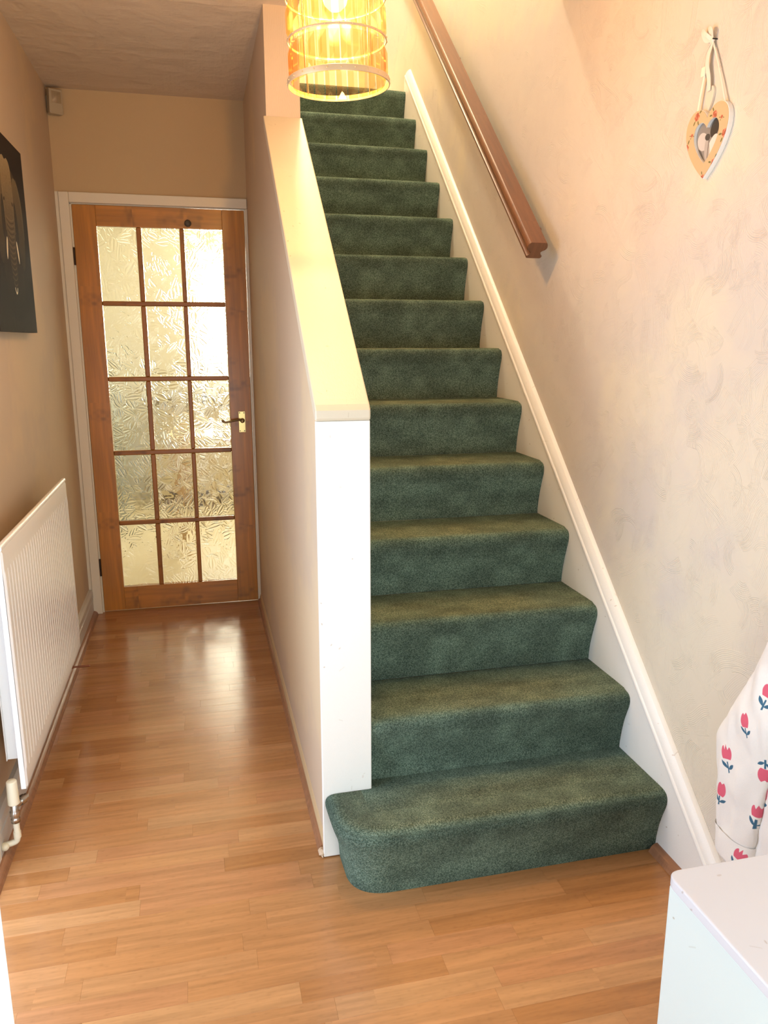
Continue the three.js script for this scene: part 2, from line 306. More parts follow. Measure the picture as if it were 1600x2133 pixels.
// ---- skirtings
struct('baseboard_left', sideProfile([[0, 0], [0.017, 0], [0.017, 0.078], [0.011, 0.083], [0.011, 0.089], [0.019, 0.094], [0.019, 0.120], [0.012, 0.131], [0, 0.133]], XL, 0.012, 2.01), M.oldPaint, 'worn grey-white skirting behind the radiator');
function sideProfile(pts, x0, z0, z1, dir = 1) {
  const sh = new THREE.Shape(pts.map(p => new THREE.Vector2(p[0] * dir, p[1])));
  const g = new THREE.ExtrudeGeometry(sh, { depth: z1 - z0, bevelEnabled: false }); g.translate(x0, 0, z0); return triUV(g.index ? g.toNonIndexed() : g);
}
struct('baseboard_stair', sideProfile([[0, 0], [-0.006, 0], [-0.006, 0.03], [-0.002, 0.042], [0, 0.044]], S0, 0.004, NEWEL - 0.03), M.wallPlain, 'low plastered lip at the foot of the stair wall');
// ---- lounge door casing on the left wall, and the white door that stands open from it
struct('trim_5', [box(XL, XL + 0.018, 0, 2.06, 2.015, 2.085, 0.004), box(XL, XL + 0.018, 0, 2.06, 2.885, 2.955, 0.004), box(XL, XL + 0.018, 2.0, 2.06, 2.085, 2.885, 0.004), box(XL - 0.12, XL, 0, 2.0, 2.082, 2.0855), box(XL - 0.12, XL, 0, 2.0, 2.8845, 2.888)], M.glossPlain, 'white door casing on the left wall past the radiator');

// ---- glazed door
{
  const d = structure('door_1', 'varnished wooden door with fifteen panes of leaf-patterned glass');
  const X0 = 0.2158, X1 = 1.0051, Y0 = 0.006, Y1 = 1.9957, zb = -0.046, zf = -0.008;
  const cols = [[0.319, 0.4955], [0.518, 0.6955], [0.716, 0.8985]], rows = [[0.128, 0.455], [0.477, 0.815], [0.838, 1.181], [1.203, 1.541], [1.563, 1.903]];
  const W = (g, along, o) => triUV(g, 1 / 0.55, o, o * 0.37, along === 'x');
  obj('stile', W(box(X0, 0.319, Y0, Y1, zb, zf, 0.002), 'y', 0.1), M.doorWood, d);
  obj('stile', W(box(0.8985, X1, Y0, Y1, zb, zf, 0.002), 'y', 0.62), M.doorWood, d);
  obj('door_rail', W(box(0.3195, 0.898, 1.903, Y1, zb, zf - 0.0005, 0.001), 'x', 0.33), M.doorWood, d);
  obj('door_rail', W(box(0.3195, 0.898, Y0, 0.128, zb, zf - 0.0005, 0.001), 'x', 0.8), M.doorWood, d);
  for (let i = 0; i < 4; i++) obj('muntin', W(box(0.3195, 0.898, rows[i][1], rows[i + 1][0], zb + 0.004, zf - 0.004, 0.005, 2), 'x', 0.2 * i), M.muntin, d);
  for (let c = 0; c < 2; c++) for (let r = 0; r < 5; r++) obj('muntin', W(box(cols[c][1], cols[c + 1][0], rows[r][0], rows[r][1], zb + 0.004, zf - 0.0045, 0.005, 2), 'y', 0.13 * r + c), M.muntin, d);
  // leaf-patterned relief on the glass: overlapping leaves with raised rims and ribs
  const leaves = [];
  for (let i = 0; i < 1150; i++) leaves.push({ x: rr(0.28, 0.94), y: rr(0.08, 1.95), a: rr(0, 6.283), l: rr(0.045, 0.085), w: rr(0.012, 0.021), k: rr(1.0, 2.1) });
  const cell = 0.05, bins = new Map();
  leaves.forEach((L, i) => { for (let a = -1; a <= 1; a++) for (let b = -1; b <= 1; b++) { const k = (Math.floor(L.x / cell) + a) + ',' + (Math.floor(L.y / cell) + b); if (!bins.has(k)) bins.set(k, []); bins.get(k).push(i); } });
  function relief(x, y) {
    let h = 0.0008 * noise(x * 45, y * 45) + 0.0006 * noise(x * 110, y * 110), top = -1;
    for (const i of bins.get(Math.floor(x / cell) + ',' + Math.floor(y / cell)) || []) {
      const L = leaves[i], dx = x - L.x, dy = y - L.y, u = (dx * Math.cos(L.a) + dy * Math.sin(L.a)) / L.l * 2, v = (-dx * Math.sin(L.a) + dy * Math.cos(L.a)) / L.w;
      if (Math.abs(u) > 1.2 || i < top) continue;
      const edge = Math.max(0, 1 - u * u) * (1 - 0.25 * u), q = Math.abs(v) / Math.max(edge, 0.05);
      if (q > 1.25 || Math.abs(u) > 1) continue;
      top = i;
      h = L.k * (0.0011 * Math.exp(-Math.pow((q - 0.95) / 0.16, 2)) + 0.0007 * Math.exp(-Math.pow(v / 0.16, 2)) + 0.0005 * (1 - Math.min(1, q)));
    }
    return h;
  }
  for (const [y0, y1] of rows) for (const [x0, x1] of cols) {
    const a0 = x0 + 0.0005, a1 = x1 - 0.0005, b0 = y0 + 0.0005, b1 = y1 - 0.0005, zc = -0.0285;
    const nu = 74, nv = 140;
    const front = sheet(nu, nv, (u, v) => { const x = a0 + (a1 - a0) * u, y = b0 + (b1 - b0) * v; return [x, y, zc + (u === 0 || u === 1 || v === 0 || v === 1 ? 0 : relief(x, y))]; });
    const back = sheet(1, 1, (u, v) => [a1 - (a1 - a0) * u, b0 + (b1 - b0) * v, zc - 0.004]);
    const e = (p, q) => sheet(1, 1, (u, v) => [p[0] + (q[0] - p[0]) * u, p[1] + (q[1] - p[1]) * u, zc - 0.004 + 0.004 * v]);
    obj('pane', [front, back, e([a0, b0], [a1, b0]), e([a1, b0], [a1, b1]), e([a1, b1], [a0, b1]), e([a0, b1], [a0, b0])], M.glass, d);
  }
  // lever handle on its brass plate
  const hd = new THREE.Group(); hd.name = 'door_handle'; d.add(hd);
  const plate = new THREE.Shape(); plate.moveTo(0.9395, 0.9165); plate.lineTo(0.9735, 0.9165); plate.lineTo(0.9735, 1.0235); plate.lineTo(0.9395, 1.0235);
  const pg = new THREE.ExtrudeGeometry(plate, { depth: 0.0025, bevelEnabled: true, bevelSize: 0.0012, bevelThickness: 0.0012, bevelOffset: -0.0012, bevelSegments: 2 }); pg.translate(0, 0, zf + 0.0012);
  obj('plate', pg, M.brass, hd);
  const boss = new THREE.LatheGeometry([[0, 0.026], [0.007, 0.026], [0.010, 0.023], [0.0105, 0.012], [0.0125, 0.006], [0.0125, 0]].map(p => new THREE.Vector2(...p)), 20); boss.rotateX(Math.PI / 2); boss.translate(0.958, 0.977, zf + 0.004);
  obj('boss', boss, M.oldBrass, hd);
  const lp = [[0.958, 0.979, zf + 0.024], [0.935, 0.983, zf + 0.028], [0.905, 0.978, zf + 0.031], [0.880, 0.973, zf + 0.032], [0.864, 0.974, zf + 0.032], [0.858, 0.979, zf + 0.032]];
  const lv = tube(lp, 0.0058, 30, 10), tip = new THREE.SphereGeometry(0.0075, 12, 8); tip.translate(0.859, 0.9785, zf + 0.032);
  obj('lever', [lv, tip], M.oldBrass, hd);
  for (const [x, y] of [[0.9455, 1.016], [0.9675, 1.016], [0.9455, 0.924], [0.9675, 0.924]]) { const s = new THREE.CylinderGeometry(0.0028, 0.0028, 0.001, 12); s.rotateX(Math.PI / 2); s.translate(x, y, zf + 0.0054); obj('screw', s, M.dark, hd); }
  for (const [y0, y1] of [[1.725, 1.804], [0.198, 0.288]]) {
    const k = [box(0.2085, 0.2165, y0, y1, -0.008, -0.004)]; const cy = new THREE.CylinderGeometry(0.0045, 0.0045, y1 - y0, 12); cy.translate(0.2125, (y0 + y1) / 2, -0.002); k.push(cy);
    obj('hinge', k, M.darkHinge, d);
  }
  const kn = new THREE.LatheGeometry([[0, 0.022], [0.008, 0.021], [0.014, 0.016], [0.0165, 0.009], [0.015, 0.002], [0.0155, 0]].map(p => new THREE.Vector2(...p)), 24); kn.rotateX(Math.PI / 2); kn.translate(0.737, 1.927, zf);
  obj('knob', kn, std({ color: lin(0.10, 0.085, 0.065), roughness: 0.55 }), d);
  // casing and stops
  obj('door_casing', [box(0.1645, 0.2085, 0, 2.0465, -0.004, 0.016, 0.004, 2), box(0.2085, S0 - 0.001, 2.0005, 2.0465, -0.004, 0.016, 0.004, 2), box(1.0125, S0 - 0.0005, 0.03, 2.0, -0.004, 0.012, 0.002)], M.casing, d);
  obj('door_frame', [box(0.2, 0.2145, 0, 2.0, -0.1, -0.009), box(1.0062, 1.0185, 0, 2.0, -0.1, -0.006), box(0.2, 1.0195, 1.9972, 2.004, -0.1, -0.009), box(XL + 0.0005, 0.164, 0, 2.0465, -0.004, 0.006)], M.casing, d);
}
// ------------------------------------------------------------------ stairs
{
  const st = thing('staircase', 'straight staircase covered in worn green carpet beside the swirled wall', 'staircase');
  // carpet: brown wear in the middle of each tread, grime under each nosing
  function wear(x, s, k) {                                            // s: 0 riser foot .. 1 nosing .. 2 back of the tread
    const mid = Math.exp(-Math.pow((x - 1.53) / 0.34, 2)), n = noise(x * 9 + k * 5, s * 4 + k);
    let c = [1, 1, 1];
    if (s > 1.02) { const t = clamp(sstep(1.02, 1.12, s) * (1 - sstep(1.45, 1.9, s)) * (0.35 + 0.65 * mid) * (0.6 + 0.6 * n)); c = [1 + 0.24 * t, 1 - 0.06 * t, 1 - 0.28 * t]; }
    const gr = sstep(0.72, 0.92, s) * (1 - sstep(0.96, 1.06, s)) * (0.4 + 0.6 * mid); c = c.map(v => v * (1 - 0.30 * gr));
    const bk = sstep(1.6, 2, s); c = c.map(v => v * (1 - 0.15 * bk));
    return c;
  }
  function colored(g, f) { const p = g.attributes.position, c = new Float32Array(p.count * 3); for (let i = 0; i < p.count; i++) c.set(f(i, p), 3 * i); g.setAttribute('color', new THREE.BufferAttribute(c, 3)); return g; }
  const prof = [];                                                    // (dz, y, s) of one step, riser foot at dz 0
  for (let i = 0; i <= 8; i++) { const t = i / 8; prof.push([0.036 * Math.pow(t, 1.7), 0.146 * t, 0.86 * t]); }
  for (const [z, y, s] of [[0.0385, 0.160, 0.90], [0.039, 0.170, 0.94], [0.037, 0.179, 0.98], [0.032, 0.186, 1.02], [0.024, 0.1905, 1.06], [0.014, 0.1922, 1.10], [0.002, H, 1.15]]) prof.push([z, y, s]);
  for (let i = 1; i <= 8; i++) { const t = i / 8; prof.push([0.002 - (G + 0.002 - 0.002) * t, H, 1.15 + 0.85 * t]); }
  for (let k = 2; k <= 14; k++) {
    const z0 = Z1 - (k - 1) * G, y0 = (k - 1) * H, nv = prof.length - 1, nu = 24; let len = [0]; for (let i = 1; i <= nv; i++) len.push(len[i - 1] + Math.hypot(prof[i][0] - prof[i - 1][0], prof[i][1] - prof[i - 1][1]));
    const x0 = S1 + 0.0005, x1 = XS - 0.0005;
    const g = sheet(nu, nv, (u, v) => {
      const i = Math.round(v * nv), [dz, y] = prof[i], x = x0 + (x1 - x0) * u, e = (i > 0 && i < nv) ? 0.0022 * (noise(x * 7 + k * 11, i * 0.35) - 0.5) : 0, sag = (i > 8 && i < 15) ? -0.004 * Math.pow(Math.abs(u - 0.5) * 2, 5) : 0;
      return [x, y0 + y + sag + (i > 13 ? e * 0.6 : 0), z0 + dz + (i <= 13 ? e : 0)];
    }, (u, v) => [(x1 - x0) * u + k * 0.13, len[Math.round(v * nv)] + k * 0.071]);
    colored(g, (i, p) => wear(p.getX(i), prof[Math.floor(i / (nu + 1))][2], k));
    obj('step', g, M.carpet, st);
  }
  // bottom step with its rounded end in front of the stair wall
  {
    const base = [[XS - 0.0005, Z1, 0, 1], [1.72, Z1, 0, 1], [1.53, Z1, 0, 1], [1.40, Z1, 0, 1], [1.29, Z1, 0, 1], [1.20, Z1, -0.05, 1]];
    const cx = 1.165, cz = 2.262, rx = 0.108, rz = 0.1006;
    for (let i = 0; i <= 12; i++) { const a = Math.PI / 2 + i / 12 * Math.PI / 2, pw = 0.82; const c = Math.cos(a), s = Math.sin(a); base.push([cx - rx * Math.pow(Math.abs(c), pw), cz + rz * Math.pow(Math.abs(s), pw), c, s]); }
    base.push([1.056, 2.225, -1, 0], [1.0555, NEWEL + 0.001, -1, 0]);
    const rings = [[0, 0, 0], [0.04, 0.003, 0.25], [0.08, 0.011, 0.5], [0.115, 0.022, 0.72], [0.142, 0.032, 0.86], [0.158, 0.037, 0.9], [0.170, 0.0378, 0.94], [0.179, 0.036, 0.98], [0.186, 0.031, 1.02], [0.1905, 0.022, 1.06], [0.1922, 0.012, 1.1], [H, 0, 1.15], [H, -0.03, 1.22], [H, -0.06, 1.32]];
    const pos = [], uv = [], idx = [], S = [], nb = base.length;
    let al = [0]; for (let i = 1; i < nb; i++) al.push(al[i - 1] + Math.hypot(base[i][0] - base[i - 1][0], base[i][1] - base[i - 1][1]));
    const P = (i, off) => { const [x, z, nx, nz] = base[i], l = Math.hypot(nx, nz); let px = x + nx / l * off, pz = z + nz / l * off; if (i === 0) px = XS - 0.0005; if (i === nb - 1) pz = NEWEL + 0.001; return [px, pz]; };
    rings.forEach(([y, off, s], r) => { for (let i = 0; i < nb; i++) { const [x, z] = P(i, off); pos.push(x, y, Math.max(z, NEWEL + 0.001)); uv.push(al[i], y + Math.max(0, r - 11) * 0.03 + (r > 7 ? 0.03 - off * 0.5 : 0)); S.push(s); } });
    for (let r = 0; r + 1 < rings.length; r++) for (let i = 0; i + 1 < nb; i++) { const a = r * nb + i, b = a + 1, c = a + nb, d = c + 1; idx.push(a, c, b, b, c, d); }
    const last = rings.length * nb;                             // tread: rows from the last ring back to the riser
    const inner = []; for (let i = 0; i < nb; i++) inner.push([pos[3 * (last - nb + i)], pos[3 * (last - nb + i) + 2]]);
    const backZ = i => inner[i][0] > S1 ? Z1 - G : NEWEL + 0.001;
    for (let r = 0; r <= 4; r++) for (let i = 0; i < nb; i++) { const t = r / 4, z = inner[i][1] + (backZ(i) - inner[i][1]) * t; pos.push(inner[i][0], H, z); uv.push(inner[i][0] - 1.0, -z + 2.7); S.push(1.32 + 0.68 * clamp((Z1 - 0.06 - z) / (G - 0.06))); }
    for (let r = 0; r < 4; r++) for (let i = 0; i + 1 < nb; i++) { const a = last + r * nb + i, b = a + 1, c = a + nb, d = c + 1; idx.push(a, c, b, b, c, d); }
    const g = new THREE.BufferGeometry(); g.setAttribute('position', new THREE.Float32BufferAttribute(pos, 3)); g.setAttribute('uv', new THREE.Float32BufferAttribute(uv, 2)); g.setIndex(idx); g.computeVertexNormals();
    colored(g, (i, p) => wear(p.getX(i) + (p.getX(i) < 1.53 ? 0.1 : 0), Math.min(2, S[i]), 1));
    obj('step', g, M.carpet, st);
    // floor of carpet between the corner of the stair wall and the riser
  }
  // string board against the wall, with a rounded top edge
  const sl = -0.905, yOn = z => 1.205 + sl * (z - 1.345);             // lower line of the moulding
  const zEnd = 1.345 + 1.205 / 0.905;
  const sb = sideShape([[zEnd + 0.03, 0], [zEnd + 0.03, 0.002], [-0.37, yOn(-0.37)], [-0.398, yOn(-0.37)], [-0.398, 2.40], [2.2, 0]], XS, XR - 0.0005);
  obj('string_board', sb, M.gloss, st);
  const mould = new THREE.Shape(); mould.moveTo(0, -0.004); mould.lineTo(-0.005, 0); mould.quadraticCurveTo(-0.009, 0.004, -0.006, 0.010); mould.lineTo(-0.003, 0.013); mould.quadraticCurveTo(-0.001, 0.026, 0.009, 0.038); mould.quadraticCurveTo(0.015, 0.043, 0.0205, 0.044); mould.lineTo(0.0205, -0.004);
  const L = Math.hypot(zEnd + 0.37, yOn(-0.37)), ang = Math.atan(0.905);
  const mg = new THREE.ExtrudeGeometry(mould, { depth: L, bevelEnabled: false, curveSegments: 6 }); mg.rotateX(ang); mg.translate(XS, yOn(-0.37), -0.37);
  obj('string_moulding', triUV(mg.index ? mg.toNonIndexed() : mg), M.gloss, st);
}
// newel board on the end of the stair wall, and the raking cap
struct('trim_6', box(1.0118, 1.1455, 0.003, 1.1885, NEWEL - 0.014, NEWEL, 0.0025, 2), M.gloss, 'white painted board on the end of the stair wall');
struct('trim_7', sideShape([[NEWEL + 0.004, 1.1895], [NEWEL + 0.007, 1.195], [NEWEL + 0.007, 1.214], [NEWEL - 0.004, 1.2275], [NEWEL - 0.02, 1.240], [WEND + 0.0005, 2.1365], [WEND + 0.0005, 2.0955], [NEWEL - 0.0135, 1.1895]], 1.0105, 1.1455, 0.004, 3), M.capPaint, 'cream-white raking cap on the stair wall');

// ------------------------------------------------------------------ handrail
{
  const hr = thing('handrail', 'brown varnished wooden handrail fixed along the wall above the stairs', 'handrail');
  const s = new THREE.Shape();                                        // section: wide flat top with bulged sides, hollow, narrower foot
  s.moveTo(-0.019, 0); s.lineTo(0.017, 0); s.quadraticCurveTo(0.0235, 0.001, 0.0225, 0.008); s.quadraticCurveTo(0.0150, 0.013, 0.0150, 0.018); s.quadraticCurveTo(0.0160, 0.0225, 0.025, 0.026);
  s.quadraticCurveTo(0.031, 0.031, 0.030, 0.037); s.quadraticCurveTo(0.029, 0.045, 0.024, 0.050); s.lineTo(-0.022, 0.050); s.quadraticCurveTo(-0.029, 0.045, -0.030, 0.037); s.quadraticCurveTo(-0.031, 0.031, -0.025, 0.026); s.quadraticCurveTo(-0.0160, 0.0225, -0.0150, 0.018); s.quadraticCurveTo(-0.0150, 0.013, -0.0225, 0.008); s.quadraticCurveTo(-0.0240, 0.001, -0.019, 0);
  const L = 3.1, g = new THREE.ExtrudeGeometry(s, { depth: L, bevelEnabled: true, bevelSize: 0.0015, bevelThickness: 0.0015, bevelOffset: -0.0015, bevelSegments: 2, curveSegments: 5 });
  g.translate(0, 0, -L); g.scale(1.2, 1.2, 1); g.rotateX(Math.atan(0.905)); g.translate(1.842, 1.643, 1.545);
  obj('rail', triUV(g.index ? g.toNonIndexed() : g, 1 / 0.5, 0, 0, true), M.rail, hr);
  for (const t of [0.22, 1.45, 2.6]) {
    const c = Math.cos(Math.atan(0.905)), q = Math.sin(Math.atan(0.905)), y = 1.643 + t * q, z = 1.545 - t * c;
    const arm = tube([[1.842, y - 0.004, z], [1.846, y - 0.030, z], [1.885, y - 0.044, z], [XR - 0.006, y - 0.044, z]], 0.006, 16, 8), ro = new THREE.CylinderGeometry(0.016, 0.018, 0.007, 18); ro.rotateZ(Math.PI / 2); ro.translate(XR - 0.0034, y - 0.044, z);
    obj('bracket', [arm, ro], M.rail, hr);
  }
}
// ------------------------------------------------------------------ radiator
{
  const ra = thing('radiator', 'white fluted panel radiator low on the left wall under the dark canvas', 'radiator');
  const z0 = 0.95, z1 = 1.972, y0 = 0.19, y1 = 0.862, xf = 0.239, n = 31, pitch = (z1 - z0 - 0.02) / n;
  const fr = [0, 0.055, 0.09, 0.12, 0.5, 0.88, 0.91, 0.945], zs = [z0, z0 + 0.006];
  for (let i = 0; i < n; i++) for (const f of fr) zs.push(z0 + 0.01 + (i + f) * pitch); zs.push(z1 - 0.006, z1);
  const ys = [y0, y0 + 0.008, y0 + 0.05, y0 + 0.062, y0 + 0.074, y1 - 0.082, y1 - 0.070, y1 - 0.058, y1 - 0.012, y1];
  const nu = zs.length - 1, nv = ys.length - 1;
  const depth = (z, y) => { let f = ((z - z0 - 0.01) / pitch); f -= Math.floor(f); const edge = Math.min(f, 1 - f), gr = edge < 0.11 ? 1 - edge / 0.11 : 0; const k = sstep(y0 + 0.05, y0 + 0.074, y) * (1 - sstep(y1 - 0.082, y1 - 0.058, y)); const r = (y < y0 + 0.001 || y > y1 - 0.001 || z < z0 + 0.001 || z > z1 - 0.001) ? 0.004 : 0; return xf - 0.007 * gr * k - r + 0.001 * k; };
  const front = sheet(nu, nv, (u, v) => { const z = zs[nu - Math.round(u * nu)], y = ys[Math.round(v * nv)]; return [depth(z, y), y, z]; });
  obj('front_panel', [triUV(toCreasedNormals(front.toNonIndexed(), 0.5)), box(xf - 0.0135, xf - 0.0062, y0 + 0.002, y1 - 0.002, z0 + 0.002, z1 - 0.002, 0.001)], M.radiator, ra);
  const roll = new THREE.CylinderGeometry(0.0085, 0.0085, z1 - z0, 16); roll.rotateX(Math.PI / 2); roll.translate(xf - 0.0085, y1 + 0.001, (z0 + z1) / 2);
  obj('top_seam', roll, M.radiator, ra);
  const plug = new THREE.CylinderGeometry(0.0045, 0.0045, 0.004, 12); plug.rotateX(Math.PI / 2); plug.translate(xf - 0.0085, y1 - 0.004, z1 + 0.002); obj('end_plug', plug, M.oldPaint, ra);
  obj('side_edge', box(xf - 0.017, xf - 0.004, y0 + 0.001, y1 - 0.01, z1 - 0.003, z1 + 0.0015, 0.001), M.radiator, ra);
  const fins = [box(xf - 0.052, xf - 0.050, y0 + 0.075, y1 - 0.04, z0 + 0.02, z1 - 0.025)];
  for (let i = 0; i < 26; i++) { const z = z0 + 0.03 + i * (z1 - z0 - 0.065) / 25; fins.push(box(xf - 0.0500, xf - 0.0135, y0 + 0.075, y1 - 0.04, z - 0.0006, z + 0.0006)); }
  obj('convector', fins, M.radiator, ra);
  for (const z of [z0 + 0.18, z1 - 0.21]) obj('wall_bracket', box(XL + 0.001, xf - 0.052, y0 + 0.1, y1 - 0.1, z, z + 0.03), M.oldPaint, ra);
  // valve at the near end
  const vx = 0.203, vz = 1.985;
  const va = new THREE.Group(); va.name = 'valve'; ra.add(va);
  const cap = new THREE.LatheGeometry([[0, 0.070], [0.0115, 0.069], [0.0135, 0.066], [0.0150, 0.002], [0.0135, 0], [0, 0]].map(p => new THREE.Vector2(...p)), 24); cap.translate(vx, 0.158, vz); obj('valve_cap', cap, M.cream, va);
  const body = new THREE.LatheGeometry([[0, 0.052], [0.0095, 0.052], [0.0100, 0.030], [0.013, 0.028], [0.013, 0.016], [0.0095, 0.014], [0.0095, 0.008], [0.012, 0.007], [0.012, -0.004], [0, -0.004]].map(p => new THREE.Vector2(...p)), 16); body.translate(vx, 0.108, vz);
  const arm = new THREE.CylinderGeometry(0.010, 0.010, 0.05, 14); arm.rotateX(Math.PI / 2); arm.rotateY(-0.5); arm.translate(vx + 0.010, 0.150, vz - 0.022);
  const nut = new THREE.CylinderGeometry(0.0145, 0.0145, 0.016, 6); nut.rotateX(Math.PI / 2); nut.rotateY(-0.5); nut.translate(vx + 0.012, 0.150, vz - 0.028); obj('valve_body', [body, arm, nut], M.chrome, va);
  obj('pipe', [tube([[vx, 0.108, vz], [vx, 0.060, vz], [vx - 0.004, 0.046, vz], [vx - 0.016, 0.042, vz + 0.002], [vx - 0.034, 0.042, vz + 0.008], [XL + 0.0175, 0.042, vz + 0.016]], 0.0082, 40, 12), (() => { const c = new THREE.CylinderGeometry(0.0098, 0.0098, 0.018, 14); c.translate(vx, 0.066, vz); return c; })(), (() => { const c = new THREE.SphereGeometry(0.0105, 12, 8); c.translate(XL + 0.024, 0.041, vz + 0.0145); return c; })()], M.cream, va);
  const dr = new THREE.CylinderGeometry(0.0042, 0.0042, 0.075, 12); dr.rotateZ(Math.PI / 2); dr.translate(0.235, 0.122, 0.985); const dr2 = new THREE.CylinderGeometry(0.006, 0.006, 0.085, 12); dr2.translate(0.205, 0.16, 0.985);
  obj('drain_spout', [dr, dr2], M.copper, ra);
}
// ------------------------------------------------------------------ canvas print on the left wall
{
  const cz0 = 0.893, cz1 = 1.455, cy0 = 1.405, cy1 = 2.018;
  const print = canvasTex(1024, 1117, (c, w, h) => {
    const X = z => (cz1 - z) / (cz1 - cz0) * w, Y = y => (cy1 - y) / (cy1 - cy0) * h;
    let g = c.createLinearGradient(0, 0, 0, h); g.addColorStop(0, '#2c2119'); g.addColorStop(0.5, '#231a14'); g.addColorStop(0.8, '#1a130f'); g.addColorStop(1, '#241d14'); c.fillStyle = g; c.fillRect(0, 0, w, h);
    const mir = f => { f(1); f(-1); };
    const cx = X(1.175), P = (s, dx, y) => [cx + s * dx * w, Y(y)];
    const blob = (pts, fill) => { c.fillStyle = fill; c.beginPath(); pts.forEach((p, i) => { const q = pts[(i + 1) % pts.length], m = [(p[0] + q[0]) / 2, (p[1] + q[1]) / 2]; i ? c.quadraticCurveTo(p[0], p[1], m[0], m[1]) : c.moveTo(m[0], m[1]); }); c.quadraticCurveTo(pts[0][0], pts[0][1], (pts[0][0] + pts[1][0]) / 2, (pts[0][1] + pts[1][1]) / 2); c.fill(); };
    const vg = (a, b, y0, y1) => { const q = c.createLinearGradient(0, Y(y0), 0, Y(y1)); q.addColorStop(0, a); q.addColorStop(1, b); return q; };
    blob([P(1, -0.30, 1.84), P(1, -0.2, 1.93), P(1, 0.2, 1.93), P(1, 0.30, 1.84), P(1, 0.26, 1.55), P(1, 0.16, 1.44), P(1, -0.16, 1.44), P(1, -0.26, 1.55)], vg('#4a3c2b', '#1c150f', 1.93, 1.5));   // shoulders
    mir(s => { blob([P(s, 0.12, 1.90), P(s, 0.26, 1.91), P(s, 0.38, 1.83), P(s, 0.37, 1.70), P(s, 0.30, 1.60), P(s, 0.22, 1.63), P(s, 0.15, 1.74)], vg('#77664a', '#2e2419', 1.92, 1.6)); c.strokeStyle = 'rgba(190,165,120,.55)'; c.lineWidth = 5; c.beginPath(); c.moveTo(...P(s, 0.25, 1.905)); c.quadraticCurveTo(...P(s, 0.36, 1.86), ...P(s, 0.365, 1.72)); c.stroke(); c.fillStyle = 'rgba(20,14,10,.55)'; c.beginPath(); c.ellipse(...P(s, 0.17, 1.76), 34, 120, -0.15 * s, 0, 7); c.fill(); });
    blob([P(1, -0.14, 1.86), P(1, -0.13, 1.935), P(1, -0.05, 1.955), P(1, 0, 1.94), P(1, 0.05, 1.955), P(1, 0.13, 1.935), P(1, 0.14, 1.86), P(1, 0.12, 1.76), P(1, 0.09, 1.66), P(1, 0.07, 1.58), P(1, 0.03, 1.53), P(1, -0.03, 1.53), P(1, -0.07, 1.58), P(1, -0.09, 1.66), P(1, -0.12, 1.76)], vg('#9a8560', '#2a2017', 1.95, 1.55));
    for (let i = 0; i < 26; i++) { const y = 1.76 - i * 0.0085, wd = 0.095 - i * 0.0018; c.strokeStyle = i % 2 ? 'rgba(30,22,14,.55)' : 'rgba(180,155,110,.28)'; c.lineWidth = 5; c.beginPath(); c.moveTo(...P(1, -wd, y + 0.006)); c.quadraticCurveTo(...P(1, 0, y - 0.012), ...P(1, wd, y + 0.006)); c.stroke(); }
    for (let i = 0; i < 1600; i++) { const dx = rr(-0.36, 0.36), y = rr(1.56, 1.94), p = P(1, dx, y), edge = Math.abs(dx) < 0.14 ? 1 : 0.45; c.strokeStyle = 'rgba(' + (rnd() < 0.5 ? '25,17,9' : '185,155,105') + ',' + (edge * rr(0.05, 0.22)).toFixed(2) + ')'; c.lineWidth = rr(1, 3.5); c.beginPath(); c.moveTo(...p); c.quadraticCurveTo(p[0] + rr(-18, 18), p[1] + rr(-8, 8), p[0] + rr(-26, 26), p[1] + rr(-16, 16)); c.stroke(); }
    mir(s => { c.fillStyle = '#120c08'; c.beginPath(); c.ellipse(...P(s, 0.105, 1.815), 15, 10, 0.5 * s, 0, 7); c.fill(); c.strokeStyle = 'rgba(200,175,130,.6)'; c.lineWidth = 4; c.beginPath(); c.moveTo(...P(s, 0.125, 1.85)); c.lineTo(...P(s, 0.115, 1.72)); c.stroke(); blob([P(s, 0.105, 1.70), P(s, 0.135, 1.70), P(s, 0.165, 1.65), P(s, 0.158, 1.622), P(s, 0.13, 1.65)], '#e8dcc0'); });
    c.strokeStyle = '#e0d4ba'; c.lineWidth = 11; c.lineCap = 'round'; c.beginPath(); c.moveTo(...P(1, -0.030, 1.545)); c.quadraticCurveTo(...P(1, 0, 1.512), ...P(1, 0.03, 1.545)); c.stroke();
    for (let i = 0; i < 500; i++) { const x = rr(0, w), y = h - Math.pow(rnd(), 2) * h * 0.42; c.strokeStyle = 'rgba(' + (rnd() < 0.5 ? '90,75,48' : '20,15,10') + ',' + rr(0.05, 0.25).toFixed(2) + ')'; c.lineWidth = rr(1, 3); c.beginPath(); c.moveTo(x, y); c.lineTo(x + rr(-6, 6), y - rr(20, 110)); c.stroke(); }
  });
  const t = thing('canvas_print', 'large dark canvas print of an elephant hanging on the left wall above the radiator', 'picture');
  const edge = std({ color: lin(0.02, 0.014, 0.01), roughness: 0.8 });
  obj('stretcher', box(XL + 0.001, XL + 0.0292, cy0, cy1, cz0, cz1, 0.002), edge, t);
  obj('print', sheet(2, 2, (u, v) => [XL + 0.030, cy0 + 0.0005 + (cy1 - cy0 - 0.001) * v, cz1 - 0.0005 - (cz1 - cz0 - 0.001) * u]), phys({ map: print, roughness: 0.75, specularIntensity: 0.25, bumpMap: fineNoise, bumpScale: 0.0003 }), t);
}
